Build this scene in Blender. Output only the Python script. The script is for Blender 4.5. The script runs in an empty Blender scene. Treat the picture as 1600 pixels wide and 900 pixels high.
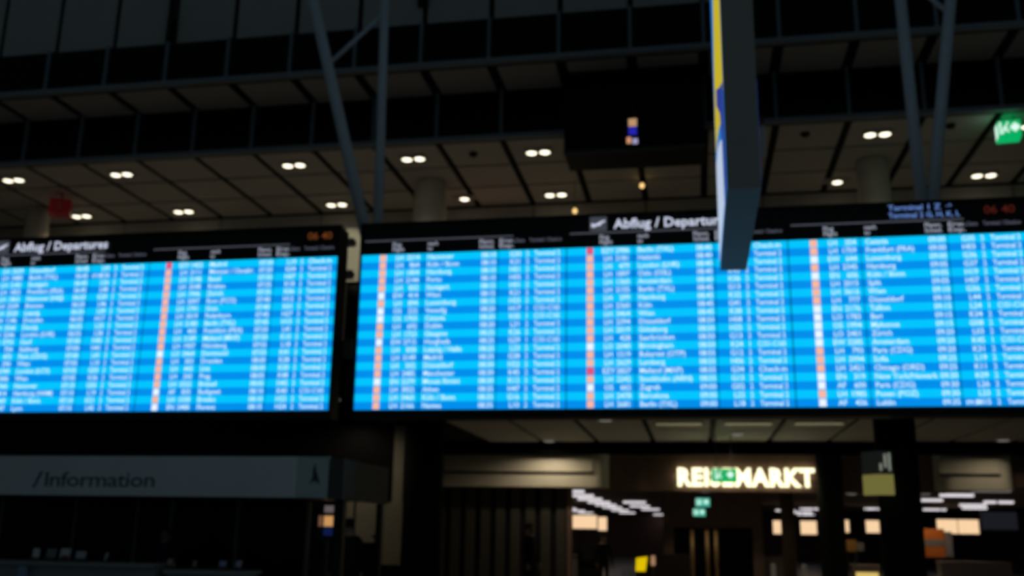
import bpy, bmesh, math, random
from mathutils import Vector, Matrix
random.seed(7)
scene = bpy.context.scene
col = scene.collection

# ------------------------------------------------------------------ camera
R = ((0.98367309, 0.17923432, 0.01619617),
     (0.02793913, -0.24099880, 0.97012318),
     (0.17778262, -0.95383156, -0.24207168))
cam_d = bpy.data.cameras.new('camera')
cam = bpy.data.objects.new('camera', cam_d)
col.objects.link(cam)
cam_d.sensor_width = 36.0
cam_d.lens = 1540.0 * 36.0 / 1600.0
cam_d.clip_start = 0.05
cam_d.clip_end = 400
M3 = Matrix(R).transposed()
cam.matrix_world = Matrix.Translation((0, 0, 1.6)) @ M3.to_4x4()
# the phone had focused on nothing in particular: the whole hall is slightly soft
cam_d.dof.use_dof = True
cam_d.dof.focus_distance = 2.0
cam_d.dof.aperture_fstop = 3.5
scene.camera = cam

# ------------------------------------------------------------------ world, exposure
world = bpy.data.worlds.new('hall_ambient')
scene.world = world
world.use_nodes = True
bg = world.node_tree.nodes['Background']
bg.inputs[0].default_value = (0.62, 0.88, 1.0, 1)
bg.inputs[1].default_value = 0.030
vs = scene.view_settings
vs.view_transform = 'Standard'
vs.look = 'None'
vs.exposure = 0.0
vs.gamma = 1.0
vs.use_curve_mapping = False

# ------------------------------------------------------------------ materials
MATS = {}
def mat(name, color, rough=0.6, metal=0.0, spec=0.5, vary=0.0, scale=3.0, emit=None, strength=1.0, bump=0.0):
    if name in MATS:
        return MATS[name]
    m = bpy.data.materials.new(name)
    m.use_nodes = True
    nt = m.node_tree
    b = nt.nodes['Principled BSDF']
    b.inputs['Base Color'].default_value = (*color, 1)
    b.inputs['Roughness'].default_value = rough
    b.inputs['Metallic'].default_value = metal
    b.inputs['Specular IOR Level'].default_value = spec
    if vary > 0 or bump > 0:
        tc = nt.nodes.new('ShaderNodeTexCoord')
        nz = nt.nodes.new('ShaderNodeTexNoise')
        nz.inputs['Scale'].default_value = scale
        nz.inputs['Detail'].default_value = 4
        nt.links.new(tc.outputs['Object'], nz.inputs['Vector'])
        if vary > 0:
            rp = nt.nodes.new('ShaderNodeValToRGB')
            rp.color_ramp.elements[0].position = 0.3
            rp.color_ramp.elements[1].position = 0.7
            rp.color_ramp.elements[0].color = (*[c * (1 - vary) for c in color], 1)
            rp.color_ramp.elements[1].color = (*[min(1, c * (1 + vary)) for c in color], 1)
            nt.links.new(nz.outputs['Fac'], rp.inputs[0])
            nt.links.new(rp.outputs[0], b.inputs['Base Color'])
        if bump > 0:
            bp = nt.nodes.new('ShaderNodeBump')
            bp.inputs['Strength'].default_value = bump
            bp.inputs['Distance'].default_value = 0.01
            nt.links.new(nz.outputs['Fac'], bp.inputs['Height'])
            nt.links.new(bp.outputs[0], b.inputs['Normal'])
    if emit:
        b.inputs['Emission Color'].default_value = (*emit, 1)
        b.inputs['Emission Strength'].default_value = strength
    MATS[name] = m
    return m

def glow(name, color, strength=1.0):
    return mat(name, (0.02, 0.02, 0.02), rough=0.5, emit=color, strength=strength)

def screen_mat():
    m = bpy.data.materials.new('departure_screen')
    m.use_nodes = True
    nt = m.node_tree
    b = nt.nodes['Principled BSDF']
    b.inputs['Base Color'].default_value = (0.01, 0.012, 0.015, 1)
    b.inputs['Roughness'].default_value = 0.35
    tc = nt.nodes.new('ShaderNodeTexCoord')
    sp = nt.nodes.new('ShaderNodeSeparateXYZ')
    nt.links.new(tc.outputs['Object'], sp.inputs[0])
    # object origin at the top of the screen, rows 0.1365 m high, two alternating shades of blue
    dv = nt.nodes.new('ShaderNodeMath'); dv.operation = 'DIVIDE'; dv.inputs[1].default_value = 0.273
    nt.links.new(sp.outputs['Z'], dv.inputs[0])
    fr = nt.nodes.new('ShaderNodeMath'); fr.operation = 'FRACT'
    nt.links.new(dv.outputs[0], fr.inputs[0])
    gt = nt.nodes.new('ShaderNodeMath'); gt.operation = 'GREATER_THAN'; gt.inputs[1].default_value = 0.5
    nt.links.new(fr.outputs[0], gt.inputs[0])
    mx = nt.nodes.new('ShaderNodeMix'); mx.data_type = 'RGBA'
    mx.inputs[6].default_value = (0.0, 0.270, 0.83, 1)
    mx.inputs[7].default_value = (0.0, 0.560, 1.0, 1)
    nt.links.new(gt.outputs[0], mx.inputs[0])
    nt.links.new(mx.outputs[2], b.inputs['Emission Color'])
    b.inputs['Emission Strength'].default_value = 1.0
    MATS['screen'] = m
    return m

m_ceil = mat('ceiling_panel_paint', (0.66, 0.64, 0.60), 0.7, vary=0.03, scale=1.2)
m_dark = mat('dark_void', (0.012, 0.012, 0.013), 0.8, spec=0.2)
m_soffit = mat('soffit_panel_paint', (0.42, 0.42, 0.42), 0.7, vary=0.04)
m_rail = mat('blue_grey_rail_paint', (0.24, 0.29, 0.33), 0.5)
m_mull = mat('mullion_paint', (0.18, 0.24, 0.28), 0.5)
m_glassdk = mat('dark_gallery_glass', (0.003, 0.003, 0.004), 0.25, spec=0.12)
m_wallup = mat('pale_upper_panel', (0.46, 0.47, 0.45), 0.65, vary=0.08, scale=0.6)
m_steel = mat('painted_steel_tube', (0.56, 0.66, 0.74), 0.45, vary=0.03)
m_black = mat('black_housing', (0.006, 0.006, 0.007), 0.45, spec=0.3)
m_grey = mat('grey_sign_housing', (0.62, 0.60, 0.54), 0.5, vary=0.03)
m_beige = mat('beige_cladding', (0.80, 0.76, 0.60), 0.6, vary=0.05, scale=2)
m_pillar = mat('pale_pillar_plaster', (0.80, 0.76, 0.66), 0.7, vary=0.05)
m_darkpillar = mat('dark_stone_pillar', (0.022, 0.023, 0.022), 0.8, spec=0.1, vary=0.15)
m_floor = mat('stone_floor', (0.40, 0.38, 0.35), 0.35, vary=0.08, scale=0.8)
m_carp = mat('gallery_floor_stone', (0.55, 0.50, 0.43), 0.5, vary=0.06)
m_kiosk = mat('kiosk_fascia_panel', (0.80, 0.82, 0.85), 0.45, vary=0.05, scale=0.8)
m_kioskg = mat('kiosk_corner_panel', (0.52, 0.62, 0.60), 0.45, vary=0.05, scale=0.8)
m_ink = mat('dark_lettering', (0.06, 0.07, 0.085), 0.6)
m_inkblue = mat('blue_lettering', (0.06, 0.09, 0.26), 0.6)
m_trim = mat('dark_trim', (0.05, 0.05, 0.052), 0.5)
m_count = mat('counter_laminate', (0.30, 0.30, 0.29), 0.5, vary=0.05)
m_brown = mat('brown_portal_panel', (0.24, 0.145, 0.11), 0.6, vary=0.15)
m_plaster = mat('beige_bulkhead_plaster', (0.66, 0.62, 0.50), 0.75, vary=0.03)
m_brass = mat('brass_post', (0.55, 0.36, 0.16), 0.4, metal=0.3)
m_lamp = glow('warm_downlight_lens', (1.0, 0.90, 0.66), 2.6)
m_lampdim = glow('dim_downlight_lens', (0.9, 0.85, 0.75), 0.16)
m_tube = glow('white_linear_light', (0.86, 0.80, 0.84), 0.95)
m_txt = glow('screen_white', (0.66, 0.92, 1.0), 1.05)
m_head = glow('header_white', (0.74, 0.80, 1.0), 0.80)
m_head2 = glow('header_grey', (0.46, 0.50, 0.62), 0.75)
m_rule = glow('header_rule_grey', (0.20, 0.22, 0.28), 0.30)
m_led = glow('orange_led', (0.50, 0.14, 0.03), 0.28)
m_ledr = glow('red_led', (0.40, 0.05, 0.03), 0.17)
m_orange = glow('orange_logo', (1.0, 0.49, 0.34), 0.97)
m_white = glow('white_logo', (0.85, 0.93, 1.0), 1.0)
m_red = glow('red_logo', (0.95, 0.10, 0.18), 0.85)
m_term = glow('blue_white_text', (0.20, 0.38, 0.95), 0.65)
m_sign = glow('shop_letter_light', (1.0, 0.93, 0.56), 1.9)
m_green = glow('exit_green', (0.0, 0.50, 0.14), 0.85)
m_greenw = glow('exit_white', (0.72, 1.0, 0.88), 1.0)
m_teal = glow('exit_teal', (0.10, 0.62, 0.45), 0.75)
m_adv = glow('warm_lightbox', (1.0, 0.68, 0.40), 0.95)
m_yell = glow('poster_yellow', (0.74, 0.58, 0.02), 0.75)
m_pblue = glow('poster_blue', (0.015, 0.20, 0.62), 0.85)
m_pdark = glow('poster_dark_blue', (0.03, 0.05, 0.34), 0.8)
m_pwhite = glow('poster_white', (0.55, 0.66, 0.85), 0.85)
m_scr = screen_mat()

# ------------------------------------------------------------------ mesh helpers
class MB:
    def __init__(self):
        self.v = []; self.f = []; self.mi = []
    def quad(self, a, b, c, d, mi=0):
        n = len(self.v); self.v += [a, b, c, d]; self.f.append((n, n + 1, n + 2, n + 3)); self.mi.append(mi)
    def box(self, x0, x1, y0, y1, z0, z1, mi=0):
        n = len(self.v)
        self.v += [(x0, y0, z0), (x1, y0, z0), (x1, y1, z0), (x0, y1, z0), (x0, y0, z1), (x1, y0, z1), (x1, y1, z1), (x0, y1, z1)]
        for q in ((0, 3, 2, 1), (4, 5, 6, 7), (0, 1, 5, 4), (1, 2, 6, 5), (2, 3, 7, 6), (3, 0, 4, 7)):
            self.f.append(tuple(n + i for i in q)); self.mi.append(mi)
        return self
    def prism(self, pts, axis, a0, a1, mi=0):
        """closed polygon pts (u,w) extruded along axis: 'x' (u=y,w=z), 'y' (u=x,w=z), 'z' (u=x,w=y)"""
        def P(u, w, a):
            return {'x': (a, u, w), 'y': (u, a, w), 'z': (u, w, a)}[axis]
        n = len(self.v); k = len(pts)
        self.v += [P(u, w, a0) for u, w in pts] + [P(u, w, a1) for u, w in pts]
        self.f.append(tuple(n + i for i in range(k))); self.mi.append(mi)
        self.f.append(tuple(n + k + i for i in reversed(range(k)))); self.mi.append(mi)
        for i in range(k):
            j = (i + 1) % k
            self.f.append((n + i, n + k + i, n + k + j, n + j)); self.mi.append(mi)
        return self
    def tube(self, p0, p1, r0, r1=None, seg=16, mi=0):
        r1 = r0 if r1 is None else r1
        p0 = Vector(p0); p1 = Vector(p1); d = (p1 - p0).normalized()
        up = Vector((0, 0, 1)) if abs(d.z) < 0.95 else Vector((1, 0, 0))
        u = d.cross(up).normalized(); w = d.cross(u)
        n = len(self.v)
        for p, r in ((p0, r0), (p1, r1)):
            for i in range(seg):
                a = 2 * math.pi * i / seg
                self.v.append(tuple(p + u * (r * math.cos(a)) + w * (r * math.sin(a))))
        for i in range(seg):
            j = (i + 1) % seg
            self.f.append((n + i, n + j, n + seg + j, n + seg + i)); self.mi.append(mi)
        self.f.append(tuple(n + i for i in reversed(range(seg)))); self.mi.append(mi)
        self.f.append(tuple(n + seg + i for i in range(seg))); self.mi.append(mi)
        return self
    def lathe(self, prof, c=(0, 0, 0), seg=24, mi=0):
        n = len(self.v); k = len(prof)
        for r, z in prof:
            for i in range(seg):
                a = 2 * math.pi * i / seg
                self.v.append((c[0] + r * math.cos(a), c[1] + r * math.sin(a), c[2] + z))
        for q in range(k - 1):
            for i in range(seg):
                j = (i + 1) % seg
                self.f.append((n + q * seg + i, n + q * seg + j, n + (q + 1) * seg + j, n + (q + 1) * seg + i)); self.mi.append(mi)
        self.f.append(tuple(n + i for i in reversed(range(seg)))); self.mi.append(mi)
        self.f.append(tuple(n + (k - 1) * seg + i for i in range(seg))); self.mi.append(mi)
        return self
    def mesh(self, name, *mats):
        me = bpy.data.meshes.new(name)
        me.from_pydata(self.v, [], self.f)
        for m in mats: me.materials.append(m)
        if len(mats) > 1:
            me.polygons.foreach_set('material_index', self.mi)
        bm = bmesh.new(); bm.from_mesh(me); bmesh.ops.recalc_face_normals(bm, faces=bm.faces); bm.to_mesh(me); bm.free()
        me.update()
        return me
    def build(self, name, mats, parent=None, loc=(0, 0, 0), smooth=False):
        if not isinstance(mats, (list, tuple)): mats = [mats]
        me = self.mesh(name, *mats)
        if smooth:
            for p in me.polygons: p.use_smooth = len(p.vertices) == 4
        return link(name, me, parent, loc)

def link(name, me, parent=None, loc=(0, 0, 0), rz=0):
    o = bpy.data.objects.new(name, me)
    col.objects.link(o)
    o.location = loc
    o.rotation_euler = (0, 0, rz)
    if parent is not None: o.parent = parent
    return o

def tag(o, label=None, cat=None, group=None, kind=None):
    if label: o['label'] = label
    if cat: o['category'] = cat
    if group: o['group'] = group
    if kind: o['kind'] = kind
    return o

def thing(name, label, cat, loc=(0, 0, 0), rz=0, group=None):
    o = link(name, None, None, loc, rz)
    o.empty_display_size = 0.1
    return tag(o, label, cat, group)

def struct(name, mb, m, loc=(0, 0, 0), label=None):
    o = mb.build(name, m, None, loc)
    return tag(o, label=label, kind='structure')

# ---- lettering: glyph outlines cached once, then set as flat mesh in the XZ plane
GLY = {}
def glyph(ch, bold):
    key = (ch, bold)
    if key in GLY: return GLY[key]
    def mk(s):
        c = bpy.data.curves.new('g', 'FONT'); c.body = s; c.resolution_u = 2; c.size = 1.0; c.offset = bold
        o = bpy.data.objects.new('g', c); col.objects.link(o)
        me = bpy.data.meshes.new_from_object(o)
        vs_ = [(v.co.x, v.co.y) for v in me.vertices]; fs = [tuple(p.vertices) for p in me.polygons]
        bpy.data.objects.remove(o); bpy.data.curves.remove(c); bpy.data.meshes.remove(me)
        return vs_, fs
    def width(s):
        v, _ = mk(s); xs = [p[0] for p in v]; return max(xs) - min(xs)
    if ch == ' ':
        GLY[key] = ([], [], 0.30); return GLY[key]
    v, f = mk(ch)
    if 'bar' not in GLY: GLY['bar'] = width('||')
    adv = width('|' + ch + '|') - GLY['bar']
    GLY[key] = (v, f, adv)
    return GLY[key]

def put_text(mb, s, x, z, y, size, bold=0.0, align='L', width=None):
    """cap height is about 0.72*size; baseline at z; width squeezes the line to a measure"""
    total = sum(glyph(c, bold)[2] for c in s) * size
    kx = 1.0 if width is None else width / max(total, 1e-6)
    x0 = x if align == 'L' else (x - total * kx if align == 'R' else x - total * kx / 2)
    for c in s:
        v, f, a = glyph(c, bold)
        n = len(mb.v)
        mb.v += [(x0 + p[0] * size * kx, y, z + p[1] * size) for p in v]
        for q in f:
            mb.f.append(tuple(n + i for i in q)); mb.mi.append(0)
        x0 += a * size * kx

def flat(mb, name, m, parent=None, loc=(0, 0, 0)):
    me = bpy.data.meshes.new(name); me.from_pydata(mb.v, [], mb.f); me.materials.append(m); me.update()
    return link(name, me, parent, loc)

# ================================================================== THE SETTING
MX = 1.745                                   # facade module
def GX(k): return 2.228 + MX * k
K0, K1 = -16, 7
XL, XR = GX(K0), GX(K1 + 1)

struct('floor', MB().box(-40, 40, -12, 85, -0.3, 0.0), m_floor, label='polished stone floor of the hall')

# --- high gallery ceiling with square panels
Z1 = 11.63
ceil = struct('ceiling', MB().box(XL, XR, 23.62, 29.1, Z1 + 0.05, Z1 + 0.25), m_dark, label='panelled gallery ceiling above the boards')
pm = MB().box(-0.775, 0.775, -0.80, 0.80, 0, 0.06).mesh('ceiling_panel', m_ceil)
for k in range(K0, K1 + 1):
    for r in range(3):
        link('ceiling_panel', pm, ceil, (GX(k) + MX / 2, 23.72 + 0.86 + r * 1.735, Z1))

# --- second glazed band, set back
def band(name, y, z0, z1, label):
    root = struct(name, MB().box(XL, XR, y + 0.14, y + 0.24, z0, z1), m_dark, label=label)
    pane = MB().box(-MX / 2 + 0.045, MX / 2 - 0.045, 0, 0.04, 0.10, z1 - z0 - 0.03).mesh('pane', m_glassdk)
    mul = MB().box(-0.04, 0.04, -0.05, 0.10, 0.0, z1 - z0).mesh('mullion', m_mull)
    for k in range(K0, K1 + 1):
        link('pane', pane, root, (GX(k) + MX / 2, y + 0.04, z0))
        link('mullion', mul, root, (GX(k), y + 0.02, z0))
    MB().box(XL, XR, y - 0.06, y + 0.12, z0 - 0.02, z0 + 0.10).build('rail', m_rail, root)
    return root
band('trim_1', 23.55, 11.63, 13.01, 'lower dark glazed gallery band with thin grey mullions')
band('trim_2', 21.8, 12.9, 14.15, 'upper dark glazed gallery band with thin grey mullions')

# --- soffit between the two bands
sof = struct('ceiling_soffit', MB().box(XL, XR, 21.95, 23.75, 13.02, 13.2), m_dark, label='grey soffit strip between the two gallery bands')
sm_ = MB().box(-0.74, 0.74, -0.80, 0.80, 0, 0.05).mesh('soffit_panel', m_soffit)
for k in range(K0, K1 + 1):
    link('soffit_panel', sm_, sof, (GX(k) + MX / 2, 22.76, 12.96))

# --- pale panelled wall above the bands
wu = struct('wall_upper', MB().box(XL, XR, 22.15, 22.3, 14.1, 18.5), m_dark, label='pale panelled wall above the gallery bands')
um = MB().box(-0.80, 0.80, 0, 0.08, 0, 1.95).mesh('wall_panel', m_wallup)
for k in range(K0, K1 + 1):
    for r in range(2):
        link('wall_panel', um, wu, (GX(k) + MX / 2, 22.05, 14.18 + r * 2.0))
for k, zz in ((-9, 14.2), (-5, 14.7)):
    b = MB().box(-0.13, 0.13, -0.12, 0.10, 0, 0.7).box(-0.06, 0.06, -0.22, -0.1, 0.1, 1.6)
    b.build('bracket', m_black, wu, (GX(k) - 0.05, 22.05, zz))

# --- dark projecting bay in the middle of the gallery
bay = struct('trim_3', MB().box(GX(-3) + 0.02, GX(-1) - 0.02, 22.75, 24.0, 10.78, 12.95), m_black, label='black projecting glazed bay in the gallery front')
for k in (-3, -2):
    MB().box(GX(k) + 0.06, GX(k + 1) - 0.06, 22.70, 22.75, 10.9, 12.85).build('pane', m_glassdk, bay)
MB().box(GX(-3) + 0.02, GX(-1) - 0.02, 22.66, 22.76, 10.72, 10.80).build('rail', m_trim, bay)

# --- gallery floor slab (its underside is the lower ceiling), back wall, end walls
Z0 = 4.45
struct('floor_gallery', MB().box(XL, XR, 16.9, 31.3, Z0 + 0.2, 5.0), m_carp, label='gallery floor slab behind the departure boards')
wb = struct('wall_back', MB().box(XL, XR, 28.95, 29.2, 5.0, 11.8), m_trim, label='gallery back wall under the panelled ceiling')
wp = MB().box(-MX + 0.02, MX - 0.02, 0, 0.05, 0, 1.62).mesh('wall_panel', mat('gallery_wall_paint', (0.50, 0.47, 0.42), 0.7, vary=0.05))
for k in range(K0, K1 + 1, 2):
    for r in range(4):
        link('wall_panel', wp, wb, (GX(k) + MX, 28.90, 5.0 + r * 1.65))
struct('wall_left', MB().box(XL - 0.3, XL, 16.9, 31.3, 0, 13.0), m_trim)
struct('wall_right', MB().box(XR, XR + 0.3, 16.9, 31.3, 0, 13.0), m_trim)

# --- lower ceiling under the gallery
lc = struct('ceiling_lower', MB().box(XL, XR, 16.95, 31.25, Z0 + 0.05, Z0 + 0.2), m_dark, label='lower panelled ceiling under the gallery')
lm = MB().box(-0.79, 0.79, -0.845, 0.845, 0, 0.05).mesh('ceiling_panel', m_ceil)
for k in range(-5, K1 + 1):
    for r in range(5):
        link('ceiling_panel', lm, lc, (GX(k) + MX / 2, 23.4 + r * 1.73, Z0))
struct('trim_4', MB().box(XL, XR, 31.3, 31.6, 4.10, 5.0), mat('beam_black', (0.004, 0.004, 0.004), 0.9, spec=0.0), label='black beam closing the lower ceiling')

# --- shop front fascia and the space behind it
def rbox_prism(x0, x1, y0, y1, rr, n=8):
    """plan outline with both front corners rounded"""
    pts = []
    for i in range(n + 1):
        a = math.pi + (math.pi / 2) * i / n
        pts.append((x0 + rr + rr * math.cos(a), y0 + rr + rr * math.sin(a)))
    for i in range(n + 1):
        a = -math.pi / 2 + (math.pi / 2) * i / n
        pts.append((x1 - rr + rr * math.cos(a), y0 + rr + rr * math.sin(a)))
    return pts + [(x1, y1), (x0, y1)]

def bulkhead(name, x0, x1, y0, label):
    o = struct(name, MB().prism(rbox_prism(x0, x1, y0, y0 + 0.9, 0.42), 'z', 3.08, 4.35), m_plaster, label=label)
    MB().prism(rbox_prism(x0 - 0.05, x1 - 0.42, y0 - 0.05, y0 + 0.3, 0.06), 'z', 3.56, 4.06).build('upper_panel', m_plaster, o)
    MB().box(x0, x1 - 0.42, y0 - 0.055, y0 + 0.1, 3.50, 3.55).build('groove', m_black, o)
    return o
bulkhead('trim_5', -8.6, -2.75, 31.75, 'rounded beige bulkhead above the slatted wall')
bulkhead('trim_6', 7.2, 9.3, 31.75, 'rounded beige bulkhead at the right shop front')

fas = struct('wall_shop_front', MB().box(-3.3, 7.6, 32.7, 33.1, 3.02, 4.6), m_brown, label='dark brown fascia carrying the lit shop name')
struct('wall_store_back', MB().box(-22, 26, 79, 79.3, 0, 4.6), m_brown)
struct('wall_store_left', MB().box(-9.4, -9.1, 32.6, 79, 0, 4.6), m_brown)
struct('wall_store_right', MB().box(19, 19.3, 32.6, 79, 0, 4.6), m_brown)
struct('ceiling_store', MB().box(-9.1, 19, 33.1, 79, 3.3, 3.5), mat('store_ceiling', (0.20, 0.15, 0.13), 0.8, vary=0.1), label='dark store ceiling with rows of linear lights')
struct('trim_7', MB().box(9.0, 19, 32.7, 33.1, 3.25, 4.6), m_brown, label='dark fascia strip at far right')

# --- slatted wall under the left bulkhead
sw = struct('wall_slatted', MB().box(-8.6, -4.1, 32.45, 32.6, 0, 3.08), m_dark, label='dark wall of vertical slats')
sl = MB().box(-0.15, 0.15, -0.10, 0.0, 0, 3.05).mesh('slat', mat('slat_paint', (0.06, 0.056, 0.045), 0.6, vary=0.1))
for i in range(9):
    link('slat', sl, sw, (-8.3 + i * 0.5, 32.45, 0))
MB().box(-4.1, -3.95, 32.3, 32.6, 0, 3.08).build('end_post', m_brown, sw)

# ================================================================== HIGH CEILING FITTINGS
cup = MB(); cup.box(-0.36, 0.36, -0.20, 0.20, -0.035, 0.0)
cup_me = cup.mesh('mounting_plate', mat('downlight_plate', (0.5, 0.48, 0.44), 0.5))
ring_me = MB().lathe([(0.165, -0.07), (0.165, -0.034)], seg=20).mesh('rim', mat('downlight_rim', (0.75, 0.73, 0.68), 0.4))
lens_me = MB().lathe([(0.02, -0.100), (0.10, -0.092), (0.140, -0.07)], seg=20).mesh('lens', m_lamp)
def spot(parent, loc, power, ang=120, blend=0.8, color=(1.0, 0.83, 0.60), size=0.1):
    d = bpy.data.lights.new('downlight_beam', 'SPOT')
    d.energy = power; d.spot_size = math.radians(ang); d.spot_blend = blend; d.color = color; d.shadow_soft_size = size
    o = bpy.data.objects.new('downlight_beam', d); col.objects.link(o); o.location = loc
    if parent: o.parent = parent
    return o
HP = 27
def twin(x, y, label, single=False, power=HP):
    t = thing('twin_downlight' if not single else 'downlight', label, 'ceiling light', (x, y, Z1), 0, 'gallery ceiling downlights')
    link('mounting_plate', cup_me, t)
    for s in ((-0.18, 0.18) if not single else (0.0,)):
        r = link('rim', ring_me, t, (s, 0, 0)); link('lens', lens_me, r)
    spot(t, (0, 0, -0.16), power)
R1, R2 = 24.55, 28.0
twin(-19.72, R1, 'twin downlight at the far left edge of the gallery ceiling, in its front row')
twin(-16.2, R1, 'second twin downlight from the left in the front row of the gallery ceiling')
twin(-19.75, R2, 'twin downlight just right of the red hanging sign, in the rear row')
twin(-16.1, R2, 'rear-row twin downlight left of the leaning column, over the middle of the left board')
twin(-10.88, R1, 'front-row twin downlight just left of the left branching column')
twin(-10.88, R2, 'rear-row twin downlight above the clock of the left board')
twin(-7.4, R1, 'front-row twin downlight just right of the left branching column')
twin(-3.92, R1, 'front-row twin downlight beside the black bay, nearest the middle')
twin(-3.92, R2, 'rear-row twin downlight above the middle pictogram of the right board')
twin(4.78, R1, 'front-row twin downlight left of the right branching column')
twin(8.2, R2, 'rear-row twin downlight below the green exit sign at the right')
twin(-6.75, R2, 'single downlight right of the round gallery pillar at the middle left', True)
twin(4.25, R2, 'single downlight left of the round gallery pillar at the right', True)
twin(8.5, R1, 'twin downlight partly behind the green exit sign at the right edge')

det = MB().lathe([(0.03, -0.10), (0.09, -0.09), (0.11, -0.05), (0.12, 0.0)], seg=16).mesh('smoke_detector', m_black)
for x, y, lb in ((-5.7, 24.5, 'black ceiling sensor between the two middle front-row downlights'),
                 (2.99, 24.34, 'black ceiling sensor right of the hanging advert box'),
                 (6.47, 24.31, 'black ceiling sensor right of the right branching column')):
    tag(link('smoke_detector', det, None, (x, y, Z1)), lb, 'sensor', 'ceiling sensors')

# --- gallery pillars (round, run floor to ceiling)
def pillar(x, y, r, label):
    t = thing('gallery_pillar', label, 'pillar', (x, y, 5.0))
    MB().lathe([(r, 0.0), (r, Z1 - 5.0 - 0.02)], seg=32).build('shaft', m_pillar, t, smooth=True)
    MB().lathe([(r + 0.06, 0.0), (r + 0.06, 0.25), (r, 0.27)], seg=32).build('plinth', m_trim, t)
pillar(-7.45, 26.6, 0.48, 'round pale pillar behind the left branching column')
pillar(4.98, 26.6, 0.42, 'round pale pillar left of the right branching column')
pillar(-20.75, 27.2, 0.36, 'round pale pillar under the red sign at the left')
pillar(-21.9, 26.4, 0.14, 'slender pale post at the left edge above the board')

# --- hanging lit signs
def arrow_pts(cx, cz, s):
    return [(cx - s, cz - 0.25 * s), (cx - s, cz + 0.25 * s), (cx, cz + 0.25 * s), (cx, cz + s), (cx + s, cz), (cx, cz - s), (cx, cz - 0.25 * s)]
def runner(mb, cx, cz, s, y0, y1):
    # door leaf with a running figure reduced to head, trunk and legs
    mb.box(cx - 0.75 * s, cx - 0.45 * s, y0, y1, cz - s, cz + s)
    mb.prism([(cx - 0.3 * s, cz - 0.1 * s), (cx + 0.25 * s, cz + 0.55 * s), (cx + 0.5 * s, cz + 0.4 * s), (cx, cz - 0.25 * s)], 'y', y0, y1)
    mb.prism([(cx - 0.2 * s, cz - 0.15 * s), (cx - 0.45 * s, cz - s), (cx - 0.2 * s, cz - s), (cx + 0.1 * s, cz - 0.3 * s), (cx + 0.5 * s, cz - 0.85 * s), (cx + 0.7 * s, cz - 0.7 * s), (cx + 0.25 * s, cz)], 'y', y0, y1)
    mb.prism([(cx + 0.45 * s + 0.18 * s * math.cos(a * 0.785), cz + 0.8 * s + 0.18 * s * math.sin(a * 0.785)) for a in range(8)], 'y', y0, y1)
def exit_sign(loc, w, h, d, top, label, face=None, rz=0.0, flip=False):
    t = thing('exit_sign', label, 'exit sign', loc, rz, 'green exit signs')
    MB().box(-w / 2, w / 2, -d / 2, d / 2, 0, h).build('housing', face or m_green, t)
    p = MB(); runner(p, -w * 0.22, h * 0.56, h * 0.36, -d / 2 - 0.012, -d / 2 - 0.002); p.build('running_figure', m_greenw, t)
    a = MB(); cx = w * 0.24; s = h * 0.30
    a.prism([(cx - s, h * .56), (cx, h * .56 + s), (cx + s, h * .56), (cx, h * .56 - s)] if not flip else arrow_pts(cx, h * .56, s), 'y', -d / 2 - 0.012, -d / 2 - 0.002)
    a.build('arrow', m_greenw, t)
    e = MB().box(-w / 2 - 0.012, -w / 2 - 0.002, -d * 0.32, d * 0.32, h * 0.12, h * 0.9); e.build('end_pictogram', m_greenw, t)
    for s_ in (-0.3, 0.3):
        MB().tube((w * s_, 0, h), (w * s_, 0, top - loc[2]), 0.012, seg=8).build('rod', m_trim, t)
exit_sign((7.68, 24.0, 11.03), 0.50, 0.42, 0.42, Z1, 'large green exit sign hanging from the gallery ceiling at far right', rz=-0.12)
exit_sign((0.80, 29.0, 3.12), 0.70, 0.37, 0.12, Z0, 'green exit sign hanging in front of the lit shop name')
exit_sign((0.22, 34.5, 2.60), 0.46, 0.27, 0.08, 3.3, 'upper of two small teal exit signs below the shop name', m_teal)
exit_sign((0.10, 36.5, 2.32), 0.42, 0.26, 0.08, 3.3, 'lower of two small teal exit signs below the shop name', m_teal)

t = thing('hanging_sign', 'dark red cube sign hanging from the gallery ceiling at far left', 'sign', (-19.1, 26.0, 10.92), 0.5)
MB().box(-0.30, 0.30, -0.28, 0.28, 0, 0.46).build('box', mat('red_sign_face', (0.45, 0.02, 0.025), 0.4, emit=(0.06, 0.003, 0.004), strength=0.25), t)
q = MB(); put_text(q, '1', 0.0, 0.10, -0.285, 0.36, 0.02, 'C'); flat(q, 'numeral', mat('pale_red_print', (0.45, 0.25, 0.22), 0.6), t)
MB().tube((0, 0, 0.46), (0, 0, Z1 - 10.92), 0.02, seg=8).build('rod', m_trim, t)

for (x, y, z, lb) in ((-1.28, 27.0, 11.30, 'small amber pendant lamp below the black bay'), (-3.22, 27.0, 10.62, 'small amber pendant lamp above the middle pictogram box')):
    t = thing('pendant_lamp', lb, 'lamp', (x, y, z), 0, 'amber pendant lamps')
    MB().lathe([(0.02, 0.0), (0.06, 0.03), (0.075, 0.08), (0.05, 0.14), (0.02, 0.16)], seg=16).build('globe', glow('amber_bulb', (1.0, 0.62, 0.22), 1.3), t, smooth=True)
    MB().tube((0, 0, 0.15), (0, 0, Z1 + 0.055 - z), 0.008, seg=6).build('cable', m_trim, t)

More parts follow.
